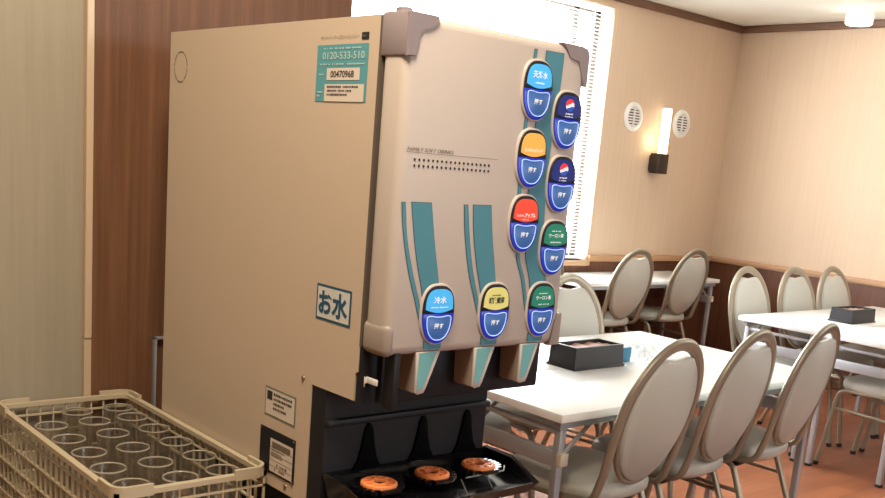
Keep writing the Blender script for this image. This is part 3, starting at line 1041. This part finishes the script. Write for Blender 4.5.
def make_table():
    t = thing('folding_table', 'table', 'table')
    hx, hy = .75, .2275
    MB().box(-hx, hx, -hy, hy, TZ - .026, TZ, .003).build('table_top', M_TOP, t)
    MB().box(-hx + .02, hx - .02, -hy + .02, -hy + .045, TZ - .05, TZ - .026).box(-hx + .02, hx - .02, hy - .045, hy - .02, TZ - .05, TZ - .026).build('apron', M_LEG, t)
    for sx_ in (-1, 1):
        for sy_ in (-1, 1):
            x, y = sx_ * (hx - .045), sy_ * (hy - .040)
            lg_ = MB().box(x - .0125, x + .0125, y - .0125, y + .0125, .012, TZ - .026, .003)
            lg_.tube([(x - sx_ * .012, y, TZ - .14), (x - sx_ * .16, y, TZ - .03)], .007, 6)
            lo_ = lg_.build('leg', M_LEG, t)
            MB().box(x - .015, x + .015, y - .015, y + .015, 0, .014, .003).build('rubber_foot', M_RUBBER, lo_)
        x = sx_ * (hx - .045)
        MB().box(x - .010, x + .010, -hy + .05, hy - .05, .525, .575, .003).build('cross_rail', M_LEG, t)
        MB().box(x - .008, x + .008, -hy + .05, hy - .05, .625, .640, .002).build('cross_bar', M_LEG, t)
        la = MB().box(x - .016, x + .016, -hy + .012, -hy + .034, .535, .575, .003).build('latch', M_LATCH, t, label='cream latch')
    return t


tb = make_table()
tables = [
    (2.067 + .75, 1.807 + .2275, 'white folding table holding bag and tissue box, near half of its pair', None),
    (2.067 + .75, 1.807 + .2275 + .458, 'white folding table behind the drinks machine, far half of the pair', None),
    (4.635 + .75, 1.985 + .2275, 'white folding table at the right edge, near half of the pair with seats tucked under', None),
    (4.635 + .75, 1.985 + .2275 + .458, 'white folding table at the right edge, half of its pair nearest three facing chairs', None),
    (4.66 + .75, 4.045 + .2275, 'white folding table against the window wall below the wall lamp', None),
]
for i, (x, y, lab, g) in enumerate(tables):
    o = tb if i == 0 else dup(tb)
    o['label'] = lab
    o.location = (x, y, 0)


# ------------------------------------------------------------------ chairs
def lobed(a, b, n=16):
    out = []
    for i in range(n):
        th = 2 * pi * i / n
        groove = 1 - .16 * math.exp(-((abs(cos(th))) / .28) ** 2)
        out.append((a * cos(th), b * sin(th) * groove))
    return out


ZTOP = .92
lean = lambda zz: -.185 - (zz - .43) * .23


def make_chair():
    t = thing('banquet_chair', 'chair', 'chair')
    # back frame: inverted U from the seat rails over the top
    right = [(.180, .52), (.185, .58), (.189, .64)] + [(.191 * cos(radians(q)), .686 + .232 * sin(radians(q))) for q in range(0, 91, 10)]
    pts = [(x, lean(zz), zz) for x, zz in right]
    up_ = spline(pts, 5)
    base = fillet([(.186, -.02, .418), (.180, -.175, .424), up_[0]], [.06], 6)
    half = base[:-1] + up_
    other = [Vector((-p.x, p.y, p.z)) for p in half[::-1]][1:]
    MB().sweep(half + other, lobed(.0180, .0112), up=(1, 0, 0)).build('back_frame', M_TUBE, t)
    for s in (-1, 1):
        front_ = fillet([(s * .198, .245, .012), (s * .190, .185, .410), (s * .186, -.02, .418)], [.05], 6)
        lg_ = MB().sweep(front_, lobed(.0135, .0115), up=(1, 0, 0)).build('leg', M_TUBE, t)
        MB().tube([(s * .1983, .247, 0), (s * .1978, .243, .02)], .0145, 10).build('rubber_foot', M_RUBBER, lg_)
        rear = fillet([(s * .180, -.04, .410), (s * .184, -.10, .395), (s * .198, -.255, .012)], [.03], 4)
        lg_ = MB().sweep(rear, lobed(.0125, .0115), up=(1, 0, 0)).build('leg', M_TUBE, t)
        MB().tube([(s * .1985, -.2575, 0), (s * .1977, -.253, .02)], .0145, 10).build('rubber_foot', M_RUBBER, lg_)
        MB().tube([(s * .1945, .197, .315), (s * .1905, -.135, .305)], .008, 8).build('stretcher', M_TUBE, t)
    MB().box(-.185, .185, .10, .125, .395, .41, .002).box(-.185, .185, -.12, -.095, .395, .41, .002).box(-.012, .012, -.11, .115, .396, .409).build('seat_support', M_BLACK, t)
    # seat cushion: rounded, wider at the front
    out = []
    for i in range(44):
        th = 2 * pi * i / 44
        cs, sn = cos(th), sin(th)
        x = math.copysign(abs(cs) ** .62, cs)
        y = math.copysign(abs(sn) ** .70, sn)
        out.append((x * (.198 + .014 * y), .015 + y * .205))
    sm = MB()
    rings = [(.94, .412), (1.0, .424), (1.008, .442), (.985, .457), (.90, .467), (.6, .474), (.25, .476)]
    V = [(u * k, .015 + (v - .015) * k, zz) for k, zz in rings for u, v in out]
    n = 44
    Fc = [[k * n + i, k * n + (i + 1) % n, (k + 1) * n + (i + 1) % n, (k + 1) * n + i] for k in range(len(rings) - 1) for i in range(n)]
    Fc += [[(len(rings) - 1) * n + i for i in range(n)], [i for i in reversed(range(n))]]
    sm.raw(V, Fc).build('seat', M_VINYL, t, 50)
    # oval back pad with a hand notch at its top
    cz, a, b = .687, .165, .211
    ov = []
    n = 60
    for i in range(n):
        th = 2 * pi * i / n
        x, zz = a * cos(th), b * sin(th)
        if sin(th) > 0 and abs(x) < .08:
            zz -= .030 * (0.5 + 0.5 * cos(pi * x / .08)) ** .6
        ov.append((x, zz))
    pm = MB()
    prof = [(.965, -.016), (.998, -.009), (1.0, 0.0), (.985, .010), (.93, .017), (.75, .021), (.4, .023), (.1, .0235)]
    nrm = Vector((0, 1, .23)).normalized()
    V = []
    for k, d in prof:
        for x, zz in ov:
            zz2 = cz + zz * k
            p = Vector((x * k, lean(zz2), zz2)) + nrm * d
            V.append(p)
    Fc = [[k * n + i, k * n + (i + 1) % n, (k + 1) * n + (i + 1) % n, (k + 1) * n + i] for k in range(len(prof) - 1) for i in range(n)]
    Fc += [[(len(prof) - 1) * n + i for i in range(n)], [i for i in reversed(range(n))]]
    pad = pm.raw(V, Fc).build('backrest', M_VINYL, t, 50)
    ring_ = [(1.035 * a * cos(2 * pi * i / 48), lean(cz + 1.035 * b * sin(2 * pi * i / 48)), cz + 1.035 * b * sin(2 * pi * i / 48)) for i in range(48)]
    MB().tube(ring_, .0085, 8, up=(0, 1, 0), closed=True).build('welt', M_WELT, pad)
    return t


ch = make_chair()
G1 = 'ivory banquet chairs with oval backs'
chairs = [
    (2.362, 1.956, 4, 'oval-back chair of the near row, nearest the drinks machine, its back largest in view'),
    (2.808, 1.978, 6, 'oval-back chair in the middle of the near row of three'),
    (3.240, 1.980, 8, 'oval-back chair of the near row, at the aisle end away from the machine'),
    (2.36, 2.630, 180, 'ivory chair behind the machine, its seat seen under the end of the near table'),
    (2.825, 2.630, 180, 'ivory chair hidden behind the machine, second along the far side of the near tables'),
    (3.285, 2.622, 180, 'oval-back chair facing us across the tissue box table beside the machine'),
    (4.13, 4.160, 0, 'chair whose oval back just shows past the right edge of the machine'),
    (5.035, 4.205, 0, 'oval-back chair at the window-wall table, farther from the room corner'),
    (5.675, 4.225, 0, 'oval-back chair at the window-wall table, nearest the room corner'),
    (4.955, 2.787, 180, 'oval-back chair facing us, nearest the left corner of the right-hand table'),
    (5.405, 2.755, 180, 'oval-back chair facing us behind the right-hand table, middle of three'),
    (5.840, 2.751, 180, 'oval-back chair facing us behind the right-hand table, nearest the right wall'),
    (4.945, 2.150, 0, 'chair under the right-hand table showing its ivory seat and front leg'),
    (5.440, 2.150, 0, 'chair under the right-hand table, half hidden beyond another ivory seat'),
]
for i, (x, y, a, lab) in enumerate(chairs):
    o = ch if i == 0 else dup(ch)
    o['label'] = lab
    o['group'] = G1
    o.location = (x, y, 0)
    o.rotation_euler = (0, 0, radians(a))


# ------------------------------------------------------------------ things on the tables
def tissue_box(x0, x1, y0, y1, h, label):
    t = thing('tissue_box', label, 'tissue box', ((x0 + x1) / 2, (y0 + y1) / 2, TZ), 0, 'black tissue boxes')
    k = .004
    b = MB()
    o1 = [(x0, y0), (x1, y0), (x1, y1), (x0, y1)]
    o2 = [(x0 + k, y0 + k), (x1 - k, y0 + k), (x1 - k, y1 - k), (x0 + k, y1 - k)]
    i2 = [(x0 + k + .012, y0 + k + .012), (x1 - k - .012, y0 + k + .012), (x1 - k - .012, y1 - k - .012), (x0 + k + .012, y1 - k - .012)]
    V = [(x, y, TZ + .008) for x, y in o1] + [(x, y, TZ + h) for x, y in o2] + [(x, y, TZ + h) for x, y in i2] + [(x, y, TZ + h - .02) for x, y in i2]
    Fc = [[3, 2, 1, 0]]
    for i in range(4):
        j = (i + 1) % 4
        for q in range(3):
            Fc.append([q * 4 + i, q * 4 + j, (q + 1) * 4 + j, (q + 1) * 4 + i])
    Fc.append([12, 13, 14, 15])
    b.raw(V, Fc).build('body', M_LEATHER, t, 0)
    MB().box(x0 - .005, x1 + .005, y0 - .005, y1 + .005, TZ, TZ + .009, .002).build('foot_rim', M_LEATHER, t)
    p = MB()
    nx_, ny_ = 12, 5
    for i in range(nx_ + 1):
        for j in range(ny_ + 1):
            p.v.append((i2[0][0] + (i2[1][0] - i2[0][0]) * i / nx_, i2[0][1] + (i2[2][1] - i2[0][1]) * j / ny_, TZ + h - .012 + .005 * sin(i * 1.7 + j) * cos(j * 1.3)))
    for i in range(nx_):
        for j in range(ny_):
            q = i * (ny_ + 1) + j
            p.f.append([q, q + ny_ + 1, q + ny_ + 2, q + 1])
    p.build('tissue_sheet', M_TISSUE, t, 60, label='pinkish folded tissue')
    return t


tissue_box(2.572, 2.835, 2.218, 2.345, .080, 'black tissue box on the white table right behind the drinks machine')
tissue_box(5.09, 5.35, 2.50, 2.63, .075, 'black tissue box on the table cut by the right edge')
pk = thing('napkin_pack', 'small blue card standing at the right end of the near tissue box', 'pack', (2.906, 2.265, TZ))
MB().box(2.880, 2.932, 2.262, 2.268, TZ, TZ + .055, .001).build('card', M_BLUECARD, pk)
bg = MB()
nx_, ny_ = 16, 12
random.seed(11)
for i in range(nx_ + 1):
    for j in range(ny_ + 1):
        u, v = i / nx_, j / ny_
        e = min(1, 5 * min(u, 1 - u, v, 1 - v))
        bg.v.append((2.955 + .26 * u + random.uniform(-.004, .004), 2.24 + .20 * v + random.uniform(-.004, .004), TZ + .002 + e * (.014 + random.random() * .022)))
for i in range(nx_):
    for j in range(ny_):
        q = i * (ny_ + 1) + j
        bg.f.append([q, q + ny_ + 1, q + ny_ + 2, q + 1])
o = bg.build('plastic_bag', M_BAG, None, 0)
tag(o, 'crumpled clear plastic bag on the white table beside the tissue box', 'bag')
